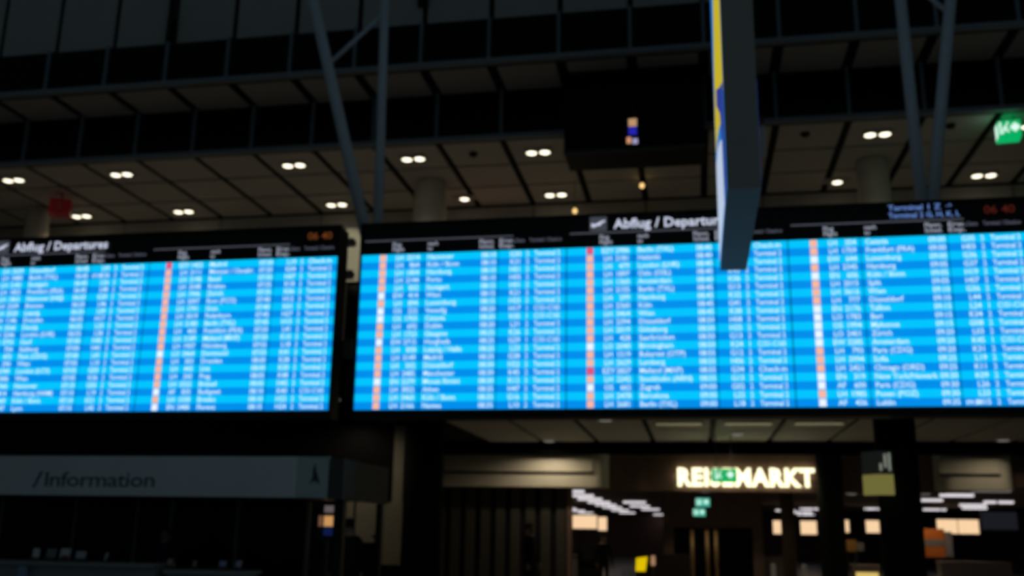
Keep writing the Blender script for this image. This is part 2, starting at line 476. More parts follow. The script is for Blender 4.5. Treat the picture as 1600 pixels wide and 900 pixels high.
# glowing panels stand in for a coloured reflection on the bay
t = thing('bay_reflection', 'small blue and amber glowing panels imitating a reflection on the black bay', 'display', (-1.27, 22.58, 10.84))
MB().box(-0.16, 0.16, -0.05, 0.07, 0, 0.70).build('case', m_black, t)
MB().box(-0.10, 0.10, -0.06, -0.05, 0.46, 0.66).build('upper_panel', glow('reflection_amber', (0.62, 0.36, 0.18), 0.8), t)
MB().box(-0.10, 0.10, -0.06, -0.05, 0.24, 0.44).build('middle_panel', glow('reflection_blue', (0.02, 0.02, 0.50), 0.8), t)
MB().box(-0.15, -0.04, -0.06, -0.05, 0.02, 0.18).build('left_patch', glow('reflection_orange', (0.80, 0.36, 0.20), 0.8), t)
MB().box(-0.01, 0.12, -0.06, -0.05, 0.0, 0.14).build('right_patch', glow('reflection_violet', (0.42, 0.40, 0.66), 0.8), t)

# two pale upright loudspeakers by the gallery edge
for x, z, lb in ((1.86, 10.62, 'slim pale upright loudspeaker right of the hanging advert box'), (5.46, 10.05, 'slim pale upright loudspeaker between the legs of the right branching column')):
    t = thing('column_loudspeaker', lb, 'loudspeaker', (x, 23.2, z), 0, 'column loudspeakers')
    MB().prism(rbox_prism(-0.06, 0.06, -0.06, 0.06, 0.03, 4), 'z', 0, 0.76).build('case', mat('speaker_shell', (0.85, 0.82, 0.84), 0.4), t)
    MB().box(-0.04, 0.04, -0.066, -0.058, 0.05, 0.70).build('grille', mat('speaker_grille', (0.85, 0.82, 0.84), 0.5), t)
    MB().tube((0, 0, 0.74), (0, 0, Z1 + 0.02 - z), 0.015, seg=8).build('rod', m_trim, t)
    MB().box(-0.05, 0.05, -0.05, 0.45, Z1 - z, Z1 - z + 0.03).build('bracket', m_trim, t)

# lit shop window on the gallery back wall
t = thing('gallery_shop_window', 'dim brown lit shop window on the gallery back wall above the right board', 'shop window', (-6.0, 28.85, 9.4))
MB().box(-1.35, 1.35, -0.06, 0.0, 0, 1.75).build('frame', m_trim, t)
for i in range(4):
    MB().box(-1.28 + i * 0.65, -1.28 + i * 0.65 + 0.6, -0.075, -0.06, 0.1, 1.66).build('pane', glow('brown_window_glow', (0.34, 0.17, 0.11), 0.35), t)

# ================================================================== BRANCHING COLUMNS
def vcolumn(node, tops, rads, brace, label):
    t = thing('branching_column', label, 'column', (node[0], node[1], 5.0))
    o = Vector((node[0], node[1], 5.0))
    n = Vector(node) - o
    MB().tube((0, 0, 0), n + Vector((0, 0, 0.1)), 0.16, seg=20).build('stem', m_steel, t, smooth=True)
    MB().lathe([(0.30, 0), (0.30, 0.05), (0.17, 0.07)], seg=20).build('base_plate', m_steel, t)
    for tp, r in zip(tops, rads):
        MB().tube(n, Vector(tp) - o, r, seg=20).build('branch', m_steel, t, smooth=True)
    MB().tube(Vector(brace[0]) - o, Vector(brace[1]) - o, 0.045, seg=12).build('brace', m_steel, t, smooth=True)
    MB().lathe([(0.05, -0.12), (0.20, -0.05), (0.22, 0.05), (0.12, 0.16)], tuple(n), seg=20).build('node_casting', m_steel, t, smooth=True)
def ext(a, b, k): return tuple(Vector(a) + (Vector(b) - Vector(a)) * k)
n1 = (-5.91, 17.5, 6.28)
vcolumn(n1, [ext(n1, (-7.55, 17.3, 12.38), 1.4), ext(n1, (-6.06, 17.6, 12.1), 1.4)], [0.115, 0.092],
        [(-7.12, 17.36, 10.80), (-6.06, 17.6, 12.0)], 'tall steel column forking in a V at the gap between the boards')
n2 = (4.07, 17.5, 6.35)
vcolumn(n2, [ext(n2, (4.00, 17.5, 11.36), 1.4), ext(n2, (4.87, 17.5, 11.28), 1.4)], [0.105, 0.105],
        [(4.83, 17.5, 11.0), (4.0, 17.5, 11.95)], 'tall steel column forking in a V behind the right board')

# beige clad block with brackets seen in the gap between the boards
t = thing('clad_block', 'lit beige clad block showing in the gap between the two boards', 'pillar', (-6.62, 18.7, 5.0))
MB().prism(rbox_prism(-0.40, 0.62, -0.10, 0.75, 0.10), 'z', 1.55, 2.70).build('cladding', m_beige, t)
MB().prism(rbox_prism(-0.34, 0.56, -0.04, 0.70, 0.10), 'z', 0.0, 1.55).build('plinth', m_black, t)
for z in (1.74, 2.42):
    MB().box(-0.46, -0.20, -0.22, -0.09, z - 0.03, z + 0.03).tube((-0.2, -0.16, z), (-0.2, -0.1, z), 0.05, seg=10).build('bracket', m_black, t)

# ================================================================== DEPARTURE BOARDS
CITIES = [
 ['Düsseldorf', 'Berlin (TXL)', 'Stuttgart', 'Frankfurt (FRA)', 'Hannover (HAJ)', 'Bremen', 'Leipzig', 'Dresden', 'Danzig', 'London (LHR)', 'Genf', 'Salzburg', 'Paris (CDG)', 'Wien', 'London (LCY)', 'Wien', 'Hannover', 'Hamburg (HAM)', 'Köln / Bonn', 'Lyon'],
 ['Madrid', 'Münster / Osnabr.', 'Basel', 'Krakau', 'Zürich', 'Rom (FCO)', 'Graz', 'Paderborn', 'Berlin (TXL)', 'Frankfurt (FRA)', 'Mailand (MXP)', 'Nürnberg', 'Dortmund', 'Dresden', 'Linz', 'Prag', 'Brüssel', 'Budapest', 'Breslau', 'Florenz'],
 ['Hannover', 'Köln / Bonn', 'Hamburg', 'Porto', 'Stuttgart', 'Wien', 'Luxemburg', 'Venedig', 'Catania', 'Dublin', 'Glasgow', 'Hurghada', 'Leipzig / Halle', 'Madrid', 'Düsseldorf', 'Manchester', 'Monza Rimini', 'Athen', 'Köln / Bonn', 'Nantes'],
 ['Berlin (TXL)', 'Helsinki', 'London (LHR)', 'Oslo (OSL)', 'Amsterdam', 'Berlin (TXL)', 'Hamburg', 'Köln', 'Wien', 'Düsseldorf', 'Göteborg', 'Saarbrücken', 'Birmingham', 'Bukarest (OTP)', 'Lemberg', 'Mailand (MXP)', 'Stockholm (ARN)', 'Zagreb', 'Barcelona', 'Berlin (TXL)'],
 ['Catania', 'Frankfurt (FRA)', 'Luxemburg', 'Hamburg', 'Köln / Bonn', 'Split', 'Wien', 'Düsseldorf', 'Tallinn', 'Bari', 'Mykonos', 'Zürich', 'Amsterdam', 'Paris (CDG)', 'Sofia', 'Chicago (ORD)', 'New York/Newark', 'Paris (CDG)', 'Posen (POZ)', 'Lublin'],
]
LOGO = ['oooooooooooooooooooo', 'rooooooooooowooooowow', 'ooooowowwoowoooowooo', 'roooooooooowoooroWoo', 'oowowoooowwwwooowwow']
LOGO[1] = 'rooooooooooowoooowow'[:20]; LOGO[3] = 'rooooooooooowoorowoo'[:20]; LOGO[4] = 'oowowooowwwwwooowwow'
T0 = [(6, 45, 1.6), (7, 30, 2.4), (8, 10, 1.5), (8, 40, 1.2), (9, 0, 1.9)]
BW = 3.64
ZT, ZB = 6.33, 3.60
YB = 16.0
GATE = 'GHKL'
def block(board, x0, b):
    """one 20-line block: three upright screens with the flight lines as their picture"""
    rng = random.Random(b + 3)
    cuts = [0.002, 1.13, 2.46, BW - 0.002]
    yt = YB - 0.012
    rh = (ZT - ZB) / 20
    scr, offs = [], []
    for i in range(3):
        w0, w1 = x0 + cuts[i] + 0.006, x0 + cuts[i + 1] - 0.006
        o_ = MB().box(0, w1 - w0, 0, 0.05, ZB - ZT, 0).build('screen', m_scr, board, (w0 - board.location.x, YB - board.location.y, ZT - board.location.z))
        o_['label'] = 'lit blue screen with flight lines'
        scr.append(o_); offs.append((-w0, -YB, -ZT))
    TS, TB = 0.122, 0.008
    for r in range(20):
        zb = ZT - rh * (r + 1) + 0.026
        lg = LOGO[b][r]
        mk_ = MB().box(x0 + 0.345, x0 + 0.455, yt - 0.004, yt, zb - 0.016, zb + 0.098)
        mk_.build('airline_mark', {'o': m_orange, 'w': m_white, 'r': m_red}[lg], scr[0], offs[0])
        code = {'o': 'LH', 'w': rng.choice(['EW', 'LO', 'OS', 'AF', 'EN']), 'r': 'EZY'}[lg]
        def line(name, i, *args):
            q = MB(); put_text(q, *args); flat(q, name, m_txt, scr[i], offs[i])
        line('airline_code', 0, code, x0 + 0.70, zb, yt, TS, TB, 'C')
        line('flight_number', 0, str(rng.choice([rng.randint(200, 999), rng.randint(1000, 3999), rng.randint(1700, 2600)])), x0 + 1.06, zb, yt, TS, TB, 'R')
        line('destination', 1, CITIES[b][r], x0 + 1.20, zb, yt, TS, TB, 'L')
        h, m_, st = T0[b]
        mm = h * 60 + m_ + int(r * st) // 5 * 5
        line('departure_time', 1, '%02d:%02d' % (mm // 60, mm % 60), x0 + 2.42, zb, yt, TS, TB, 'R')
        if b == 4 and r == 19: line('expected_time', 2, '09:50', x0 + 2.50, zb, yt, 0.10, TB, 'L', 0.22)
        if b == 0 and r == 1: line('expected_time', 2, '07:05', x0 + 2.50, zb, yt, 0.10, TB, 'L', 0.22)
        line('gate', 2, rng.choice(GATE) + '%02d' % rng.randint(1, 48), x0 + 2.86, zb, yt, TS, TB, 'R')
        t1 = lg == 'w' and rng.random() < 0.4
        line('terminal_number', 2, '1' if t1 else '2', x0 + 2.94, zb, yt, TS, 0.0, 'L')
        line('check_in_area', 2, 'C151-C165' if t1 else ('Check-in' if lg == 'r' else 'Terminal 2'), x0 + 3.09, zb, yt, TS, TB, 'L', 0.44)
    # header labels
    bo = Vector(board.location)
    for s_, xx, zz in (('Flug', 0.56, 6.465), ('Flight', 0.56, 6.375), ('nach', 1.20, 6.465), ('to', 1.20, 6.375), ('Planm.', 2.12, 6.465), ('Sched.', 2.12, 6.375), ('Erw.', 2.47, 6.465), ('Exp.', 2.47, 6.375)):
        hd = MB(); put_text(hd, s_, x0 + xx, zz, YB - 0.022, 0.105, 0.012, 'L', 0.27 if xx > 2 else None)
        flat(hd, 'header_text', m_head2, board, -bo)
    for s_, xx, ww in (('Gate', 2.75, 0.17), ('Terminal / Check-in', 3.0, 0.56)):
        hd = MB(); put_text(hd, s_, x0 + xx, 6.465, YB - 0.022, 0.095, 0.008, 'L', ww)
        flat(hd, 'header_text', glow('header_dim', (0.30, 0.33, 0.45), 0.32), board, -bo)
    MB().box(x0 + 0.06, x0 + 2.72, YB - 0.026, YB - 0.02, 6.565, 6.59).build('header_rule', m_rule, board, -bo)

def title(board, x0):
    bo = Vector(board.location)
    p = MB().box(x0 + 0.40, x0 + 0.69, YB - 0.026, YB - 0.02, 6.61, 6.86)
    pb = p.build('pictogram_box', glow('pictogram_grey', (0.10, 0.11, 0.14), 0.5), board, -bo)
    q = MB()
    cx, cz = x0 + 0.545, 6.735
    q.prism([(cx - .12, cz - .05), (cx - .10, cz - .015), (cx - .02, cz + .005), (cx + .05, cz + .045), (cx + .12, cz + .06), (cx + .115, cz + .035), (cx + .06, cz + .01), (cx + .03, cz - .035), (cx - .02, cz - .03), (cx - .06, cz - .06)], 'y', YB - 0.034, YB - 0.026)
    q.prism([(cx - .12, cz - .05), (cx - .115, cz + .01), (cx - .09, cz + .01), (cx - .085, cz - .03)], 'y', YB - 0.034, YB - 0.026)
    q.build('aeroplane', m_head, pb)
    tx = MB(); put_text(tx, 'Abflug / Departures', x0 + 0.81, 6.645, YB - 0.022, 0.235, 0.022, 'L', 1.95)
    flat(tx, 'title_text', m_head, board, -bo)

def clock(board, x, s, m):
    bo = Vector(board.location)
    tx = MB(); put_text(tx, s, x, 6.655, YB - 0.022, 0.19, 0.006, 'L', 0.46)
    flat(tx, 'clock_digits', m, board, -bo)

def board(x0, nblocks, first, label, titles, tp):
    w = nblocks * BW
    t = thing('departure_board', label, 'departure board', (x0, YB, 3.46))
    hs = MB().box(-0.02, w + 0.02, 0.005, 0.42, 0.0, 6.89 - 3.46)
    hs.build('housing', m_black, t)
    MB().box(-0.04, w + 0.04, -0.035, 0.02, 0.0, ZB - 3.46 - 0.01).build('bottom_rail', m_black, t)
    MB().box(-0.03, 0.0, -0.035, 0.02, ZB - 3.46 - 0.01, 6.90 - 3.46).build('side_rail', m_black, t)
    MB().box(w, w + 0.03, -0.035, 0.02, ZB - 3.46 - 0.01, 6.90 - 3.46).build('side_rail', m_black, t)
    MB().box(-0.04, w + 0.04, -0.035, 0.02, 6.88 - 3.46, 6.91 - 3.46).build('top_rail', m_black, t)
    for i in range(nblocks):
        block(t, x0 + i * BW, first + i)
    title(t, x0 + titles * BW)
    for k in range(nblocks + 1):
        xx = min(max(k * BW, 0.3), w - 0.3)
        MB().box(xx - 0.06, xx + 0.06, 0.42, 0.95, 1.30, 1.42).build('wall_arm', m_black, t)
    return t
bl = board(-6.13 - 2 * BW, 2, 0, 'left departures board with two blue blocks of flight lines', 0, None)
br = board(-5.69, 3, 2, 'right departures board with three blue blocks of flight lines', 1, None)
clock(bl, -6.72, '06 40', m_led)
clock(br, 4.62, '06 40', m_ledr)
tx = MB()
put_text(tx, 'Terminal 1 Z', 3.18, 6.765, YB - 0.022, 0.125, 0.012, 'L', 0.80); put_text(tx, '→', 4.05, 6.765, YB - 0.022, 0.125, 0.01, 'L')
put_text(tx, 'Terminal 2 G, H, K, L', 3.18, 6.635, YB - 0.022, 0.125, 0.012, 'L', 1.08)
flat(tx, 'terminal_text', m_term, br, -Vector(br.location))

# ================================================================== HANGING ADVERT BOX
t = thing('hanging_advert_box', 'thick grey double-sided advert box hung edge-on before the right board', 'advert sign', (0.522, 8.9, 4.75))
MB().box(-0.155, 0.155, 0, 2.95, 0, 6.0).build('housing', m_grey, t)
def face(x, s):
    f = MB().box(min(x, x + s * 0.003), max(x, x + s * 0.003), 0.06, 2.92, 0.06, 5.95).build('advert_face', m_pblue, t)
    def poly(name, pts, m, k):
        xa, xb = sorted((x + s * (0.003 + 0.002 * k), x + s * (0.005 + 0.002 * k)))
        MB().prism(pts, 'x', xa, xb).build(name, m, f)
    poly('yellow_field', [(0.07, 1.05), (0.07, 5.9), (0.35, 5.9), (1.0, 4.2), (1.75, 3.25), (2.45, 2.4), (2.75, 1.9), (2.75, 1.44), (2.3, 1.42), (1.5, 1.25), (0.75, 1.0)], m_yell, 0)
    poly('white_field', [(0.62, 0.1), (0.70, 0.78), (1.2, 0.98), (2.1, 1.25), (2.9, 1.35), (2.9, 0.1)], m_pwhite, 0)
    poly('dark_blue_stroke', [(0.07, 0.08), (0.07, 1.12), (0.9, 1.45), (1.9, 1.9), (1.95, 1.72), (1.0, 1.2), (0.7, 0.80), (0.6, 0.08)], m_pdark, 1)
face(-0.155, -1); face(0.155, 1)
for y in (0.4, 2.35):
    MB().tube((0, y, 6.0), (0, y, 10.5), 0.02, seg=8).build('cable', m_steel, t)

# ================================================================== INFORMATION KIOSK
t = thing('information_kiosk', 'information desk kiosk with a pale lettered fascia under the left board', 'kiosk', (-9.0, 15.0, 0.0))
kx0, kxc, kx1 = -5.4, 2.80, 3.52
fp = MB().box(kx0, kxc - 0.01, 0, 0.08, 2.10, 2.74).build('fascia_panel', m_kiosk, t)
MB().prism([(kxc, 0.0), (3.30, 0.03), (3.30, 0.11), (kxc, 0.08)], 'z', 2.10, 2.74).build('corner_panel', m_kioskg, t)
MB().prism([(3.31, 0.03), (kx1, 0.10), (kx1, 2.5), (kx1 - 0.08, 2.5), (kx1 - 0.08, 0.16), (3.31, 0.11)], 'z', 2.08, 2.72).build('side_panel', mat('kiosk_side_panel', (0.055, 0.052, 0.048), 0.6), t)
MB().box(kx0, kx1 - 0.1, 0.12, 2.5, 2.12, 2.66).build('roof', m_black, t)
q = MB(); put_text(q, '/', -1.86, 2.225, -0.004, 0.38, 0.004, 'L', 0.16); flat(q, 'slash', m_inkblue, t)
q = MB(); put_text(q, 'Information', -1.66, 2.245, -0.004, 0.335, 0.004, 'L', 2.02); flat(q, 'lettering', m_ink, t)
MB().prism([(3.00, 2.30), (3.05, 2.42), (3.045, 2.52), (3.075, 2.64), (3.10, 2.52), (3.13, 2.44), (3.17, 2.32), (3.10, 2.36), (3.06, 2.36)], 'y', 0.006, 0.024).build('emblem', m_ink, t)
for x in (-4.1, -2.54, -1.27, -0.57, 0.74, 2.10):
    MB().box(x - 0.03, x + 0.03, 2.30, 2.38, 0, 2.12).build('mullion', mat('kiosk_mullion', (0.22, 0.22, 0.21), 0.5), t)
xs = [-5.4, -4.1, -2.54, -1.27, -0.57, 0.74, 2.10]
for a, b_ in zip(xs[:-1], xs[1:]):
    MB().box(a + 0.03, b_ - 0.03, 2.33, 2.35, 0.1, 2.13).build('pane', m_glassdk, t)
MB().box(3.36, 3.52, 0.2, 0.36, 0, 2.10).build('corner_post', m_black, t)
MB().box(kx1 - 0.16, kx1 - 0.06, 2.36, 2.46, 0, 2.12).build('rear_post', m_black, t)

t = thing('service_counter', 'low grey service counter below the information fascia', 'counter', (-9.0, 14.75, 0.0))
MB().box(-5.4, 0.66, -0.05, 0.62, 1.00, 1.05).build('worktop', m_count, t)
MB().box(-5.4, 0.62, 0.05, 0.55, 0.0, 1.0).build('front', m_count, t)
MB().box(0.82, 2.15, -0.05, 0.62, 0.92, 0.97).build('worktop', m_count, t)
MB().box(0.86, 2.10, 0.05, 0.55, 0.0, 0.92).build('front', m_count, t)

def leaflet(x, y, z, w, h, m, lean, label, rz=0.0):
    t = thing('leaflet_holder', label, 'leaflet', (x, y, z), rz, 'leaflets on the information counter')
    c, s = math.cos(lean), math.sin(lean)
    MB().prism([(0, 0), (0.012, 0), (0.012 + s * h, c * h), (s * h, c * h)], 'x', -w / 2, w / 2).build('leaflet', m, t)
    MB().box(-w / 2 - 0.01, w / 2 + 0.01, -0.012, 0.10, 0, 0.02).box(-w / 2 - 0.01, w / 2 + 0.01, -0.014, -0.004, 0.02, 0.06).build('stand', m_trim, t)
    return t
lw = mat('leaflet_white', (0.62, 0.62, 0.60), 0.6); lg = mat('leaflet_green_grey', (0.20, 0.24, 0.22), 0.6)
lb = mat('leaflet_blue', (0.26, 0.36, 0.55), 0.6); lpb = mat('leaflet_pale_blue', (0.45, 0.52, 0.60), 0.6)
leaflet(-10.52, 14.85, 1.05, 0.10, 0.20, lw, 0.2, 'narrow white leaflet at the left end of the information counter', 0.5)
leaflet(-10.30, 14.90, 1.05, 0.17, 0.20, lg, 0.2, 'grey-green leaflet beside the narrow white one on the counter')
tt = leaflet(-10.02, 14.85, 1.05, 0.17, 0.21, lw, 0.2, 'white leaflet with a red picture on the information counter')
MB().prism([(-0.004, 0.02), (0.0, 0.02), (0.018, 0.10), (0.014, 0.10)], 'x', -0.055, 0.075).build('red_picture', mat('leaflet_red', (0.35, 0.02, 0.02), 0.6), tt, (0, 0.0, 0))
leaflet(-9.74, 14.86, 1.05, 0.17, 0.17, lpb, 0.2, 'pale blue leaflet on the information counter')
leaflet(-9.34, 14.90, 1.05, 0.08, 0.16, lw, 0.3, 'small tilted white card right of the pale blue leaflet', -0.6)
leaflet(-8.20, 14.90, 0.975, 0.09, 0.16, mat('leaflet_brown', (0.40, 0.28, 0.18), 0.6), 0.2, 'small brown card at the left end of the lower counter')
leaflet(-7.78, 14.90, 0.975, 0.06, 0.14, mat('leaflet_ochre', (0.34, 0.28, 0.14), 0.6), 0.2, 'tiny ochre card on the lower counter')
leaflet(-7.30, 14.90, 0.975, 0.11, 0.15, lb, 0.35, 'blue-grey leaflet near the right end of the lower counter', 0.3)
leaflet(-7.06, 14.90, 0.975, 0.11, 0.16, lpb, 0.35, 'pale leaflet at the right end of the lower counter', -0.3)
tag(MB().prism([(-0.09, 0), (0.09, 0), (0.05, 0.24), (-0.05, 0.24)], 'y', -0.03, 0.03).build('counter_card', lb, None, (-10.70, 14.60, 0.0)), None, None)
o = bpy.data.objects['counter_card']; o.location = (-10.6, 14.69, 0.74); tag(o, 'dark blue card fixed to the counter front at the left', 'card')

# ================================================================== LOWER LEVEL THINGS
# pale lit doors right of the kiosk
dw = struct('wall_service', MB().box(XL, -6.35, 22.3, 22.5, 0, Z0 + 0.04), m_black, label='dark service wall right of the kiosk')
pd = mat('pale_door_paint', (0.72, 0.66, 0.50), 0.6, vary=0.04)
MB().box(-8.05, -7.76, 22.2, 22.3, 1.55, 2.6).build('panel', pd, dw)
d = struct('door_1', MB().box(-7.70, -7.12, 22.2, 22.3, 1.36, 2.30), pd, label='pale hatch door with a small knob in the service wall')
MB().tube((-7.24, 22.2, 1.50), (-7.24, 22.14, 1.50), 0.03, seg=10).build('door_knob', m_black, d)
d2 = struct('door_2', MB().box(-7.03, -6.55, 22.2, 22.3, 0.88, 2.25), pd, label='tall pale panel in the service wall beside the dark pillar')
MB().box(-6.86, -6.62, 22.22, 22.3, 2.25, 4.0).build('upper_strip', pd, d2)

def dark_pillar(x, y, r, h, label, m=m_darkpillar):
    t = thing('stone_pillar', label, 'pillar', (x, y, 0))
    MB().lathe([(r, 0.0), (r, h)], seg=32).build('shaft', m, t, smooth=True)
    MB().lathe([(r + 0.04, 0), (r + 0.04, 0.12), (r, 0.14)], seg=32).build('base_ring', m_trim, t)
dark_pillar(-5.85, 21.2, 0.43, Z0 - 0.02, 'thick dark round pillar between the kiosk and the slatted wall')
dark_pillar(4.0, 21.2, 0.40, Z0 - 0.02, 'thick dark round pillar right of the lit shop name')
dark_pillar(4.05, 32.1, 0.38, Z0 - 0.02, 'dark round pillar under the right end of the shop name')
dark_pillar(2.95, 34.5, 0.22, 3.3, 'slim brown pillar inside the store left of the dark pillar', m_brown)

# projecting wayfinding sign on the right pillar
t = thing('wayfinding_sign', 'yellow and dark flag sign with white pictograms beside the right pillar', 'sign', (3.56, 20.4, 2.45))
MB().prism([(-0.31, 0.34), (-0.06, 0.0), (0.22, 0.05), (0.22, 0.13), (-0.03, 0.10), (-0.27, 0.39)], 'z', 0.40, 0.84).build('upper_panel', mat('sign_dark_face', (0.10, 0.11, 0.10), 0.5, emit=(0.03, 0.035, 0.03), strength=0.2), t)
MB().prism([(-0.31, 0.34), (-0.06, 0.0), (0.22, 0.05), (0.22, 0.13), (-0.03, 0.10), (-0.27, 0.39)], 'z', 0.0, 0.39).build('lower_panel', mat('sign_yellow_face', (0.60, 0.50, 0.14), 0.5, emit=(0.36, 0.33, 0.09), strength=0.42), t)
p = MB()
for i, (a, h0, h1) in enumerate(((-0.03, 0.46, 0.60), (0.06, 0.52, 0.78), (0.14, 0.46, 0.80))):
    p.prism([(a, 0.014 + a * 0.18), (a + 0.04, 0.014 + (a + .04) * .18), (a + 0.04, (a + .04) * .18), (a, a * 0.18)], 'z', h0, h1)
p.build('pictograms', glow('sign_pictogram', (0.45, 0.50, 0.40), 0.45), t)
[MB().box(0.18, 0.30, 0.08, 0.9, z, z + 0.04).build('arm', m_trim, t) for z in (0.06, 0.76)]

# shop name, letter by letter
t = thing('shop_sign', 'lit yellow-white shop name letters on the brown fascia', 'sign', (-0.59, 32.66, 3.20))
word = 'REISEMARKT'; bold = 0.045; size = 0.76
tot = sum(glyph(c, bold)[2] for c in word) * size
kx = 4.28 / tot; x = 0.0
for c in word:
    v, f, a = glyph(c, bold)
    me = bpy.data.meshes.new('letter'); me.from_pydata([(p[0] * size * kx, 0, p[1] * size) for p in v], [], f)
    bm = bmesh.new(); bm.from_mesh(me)
    bmesh.ops.remove_doubles(bm, verts=bm.verts, dist=1e-5)
    r_ = bmesh.ops.extrude_face_region(bm, geom=bm.faces[:])
    bmesh.ops.translate(bm, verts=[e for e in r_['geom'] if isinstance(e, bmesh.types.BMVert)], vec=(0, -0.10, 0))
    bmesh.ops.recalc_face_normals(bm, faces=bm.faces); bm.to_mesh(me); bm.free()
    me.materials.append(m_sign)
    link('letter', me, t, (x, -0.02, 0.0)); x += a * size * kx
MB().box(-0.1, 4.4, -0.02, 0.02, 0.10, 0.14).box(-0.1, 4.4, -0.02, 0.02, 0.42, 0.46).build('mounting_rail', m_trim, t)

# lower ceiling downlights
dl_me = MB().lathe([(0.02, -0.03), (0.15, -0.028), (0.17, 0.0)], seg=20).mesh('lens', m_lampdim)
rm_me = MB().lathe([(0.21, -0.02), (0.21, 0.0)], seg=20).mesh('rim', mat('downlight_rim', (0.75, 0.73, 0.68)))
def low_dl(x, y, z, p, label, ang=110):
    t = thing('recessed_downlight', label, 'ceiling light', (x, y, z), 0, 'downlights of the lower ceiling')
    r = link('rim', rm_me, t); link('lens', dl_me, r, (0, 0, -0.02))
    if p: spot(t, (0, 0, -0.08), p, ang, 0.6)
low_dl(-4.45, 30.65, Z0, 105, 'dim downlight in the lower ceiling over the lit beige bulkhead', 165)
low_dl(8.7, 30.5, Z0, 38, 'dim downlight in the lower ceiling at the right bulkhead', 165)
low_dl(1.2, 28.6, Z0, 55, 'downlight in the lower ceiling above the exit sign')
low_dl(1.2, 24.6, Z0, 55, 'downlight in the lower ceiling close behind the right board')
low_dl(-8.0, 21.1, Z0 + 0.05, 26, 'added downlight over the pale doors right of the kiosk', 150)  # lamp added behind the left board to brighten the doors
low_dl(-2.2, 25.0, Z0, 6, 'downlight in the lower ceiling left of the shop name')

low_dl(0.35, 38.6, 3.29, 45, 'added downlight in the store ceiling before the brass posts')  # added to bring the brass posts out of the dark
low_dl(-5.0, 39.0, 3.29, 20, 'downlight in the store ceiling over the pale left counter')
low_dl(8.3, 39.15, 3.29, 75, 'added downlight in the store ceiling over the right counter')  # added to light the orange poster
for i, (x, lb) in enumerate(((-0.39, 'left of three dim strip lights in the lower ceiling above the shop name'), (1.355, 'middle of three dim strip lights in the lower ceiling above the shop name'), (3.1, 'right of three dim strip lights in the lower ceiling above the shop name'))):
    t = thing('strip_light', lb, 'ceiling light', (x, 25.9, Z0), 0, 'strip lights of the lower ceiling')
    MB().box(-0.62, 0.62, -0.24, 0.24, -0.03, 0.0).build('frame', m_trim, t)
    for j in range(2):
        MB().box(-0.58, 0.58, -0.20 + j * 0.21, -0.01 + j * 0.21, -0.04, -0.028).build('diffuser', glow('dim_strip_glow', (0.26, 0.23, 0.13), 0.6), t)
low_dl(5.75, 39.5, 3.29, 45, 'added downlight in the store ceiling between the dark pillars')  # added to light the small brown poster
low_dl(3.2, 37.8, 3.29, 25, 'added downlight in the store ceiling above the white bollards')  # extra store lamp, added to lift the bollards
# ----- store interior: linear lights
tb = MB().box(-0.55, 0.55, -0.16, 0.16, -0.10, 0).mesh('diffuser', m_tube)
th = MB().box(-0.58, 0.58, -0.18, 0.18, 0, 0.04).mesh('housing', m_trim)
def linear(x, y, label, w=1.0):
    t = thing('linear_light', label, 'ceiling light', (x, y, 3.26), 0, 'linear lights of the store ceiling')
    a = link('diffuser', tb, t); b_ = link('housing', th, t); a.scale.x = w; b_.scale.x = w
side = {'a': 'first row of the store left of the shop name', 'b': 'leftmost row of the store ceiling', 'c': 'row of the store nearest the exit signs', 'd': 'near row at the far right of the store', 'e': 'second row at the far right of the store', 'f': 'row of the store behind the dark pillars'}
ordn = ['nearest', 'second', 'third', 'fourth', 'fifth', 'sixth', 'seventh', 'eighth']
def row(key, pts):
    for i, (x, y) in enumerate(pts):
        linear(x, y, '%s white linear light of the %s' % (ordn[i], side[key]))
row('a', [(-4.75, 38.2), (-4.8, 42.3), (-4.8, 46.2), (-4.8, 50.6), (-4.85, 55), (-4.9, 60), (-4.9, 66), (-4.9, 73)])
row('b', [(-7.6, 48.0), (-7.9, 51.5), (-8.0, 55), (-8.1, 59.5), (-8.1, 64), (-8.1, 69), (-8.1, 75)])
row('c', [(-3.0, 50.0), (-3.1, 56.6), (-2.8, 63), (-2.7, 78)])
row('d', [(9.3, 34.4), (9.25, 38.6), (9.3, 43.5), (9.4, 49), (9.4, 56.5)])
row('e', [(12.4, 45.0), (12.4, 49.0), (13.6, 53.5), (12.4, 56.6)])
row('f', [(5.2, 62), (6.2, 58), (6.6, 66), (7.4, 72)])

def lightbox(x, y, z0, w, h, label, rz=0.0, parts=1):
    t = thing('advert_lightbox', label, 'lightbox', (x, y, z0), rz, 'warm lightboxes in the store')
    MB().box(-w / 2 - 0.05, w / 2 + 0.05, 0.0, 0.2, -0.05, h + 0.05).build('case', m_trim, t)
    pw = w / parts
    for i in range(parts):
        MB().box(-w / 2 + i * pw + 0.02, -w / 2 + (i + 1) * pw - 0.02, -0.02, 0.0, 0, h).build('lit_face', m_adv, t)
    for s in (-0.35, 0.35):
        MB().tube((w * s, 0.1, h), (w * s, 0.1, 3.3 - z0), 0.02, seg=8).build('rod', m_trim, t)
lightbox(-6.25, 55, 1.95, 1.85, 0.70, 'wide warm lightbox hanging at the left of the store')
lightbox(-5.0, 54.6, 1.86, 0.50, 0.70, 'narrow warm lightbox at the right end of the wide left one')
lightbox(4.35, 55, 1.83, 0.85, 0.68, 'warm lightbox left of the slim brown pillar')
lightbox(5.75, 55, 1.83, 0.85, 0.68, 'warm lightbox between the brown and the dark pillar')
lightbox(7.65, 55, 1.96, 0.30, 0.62, 'thin warm lightbox just right of the dark pillar under the shop name')
lightbox(8.95, 55, 1.96, 0.70, 0.62, 'small warm lightbox left of the thick right pillar')
lightbox(13.1, 55, 1.98, 2.05, 0.70, 'wide warm lightbox at the far right of the store', parts=2)

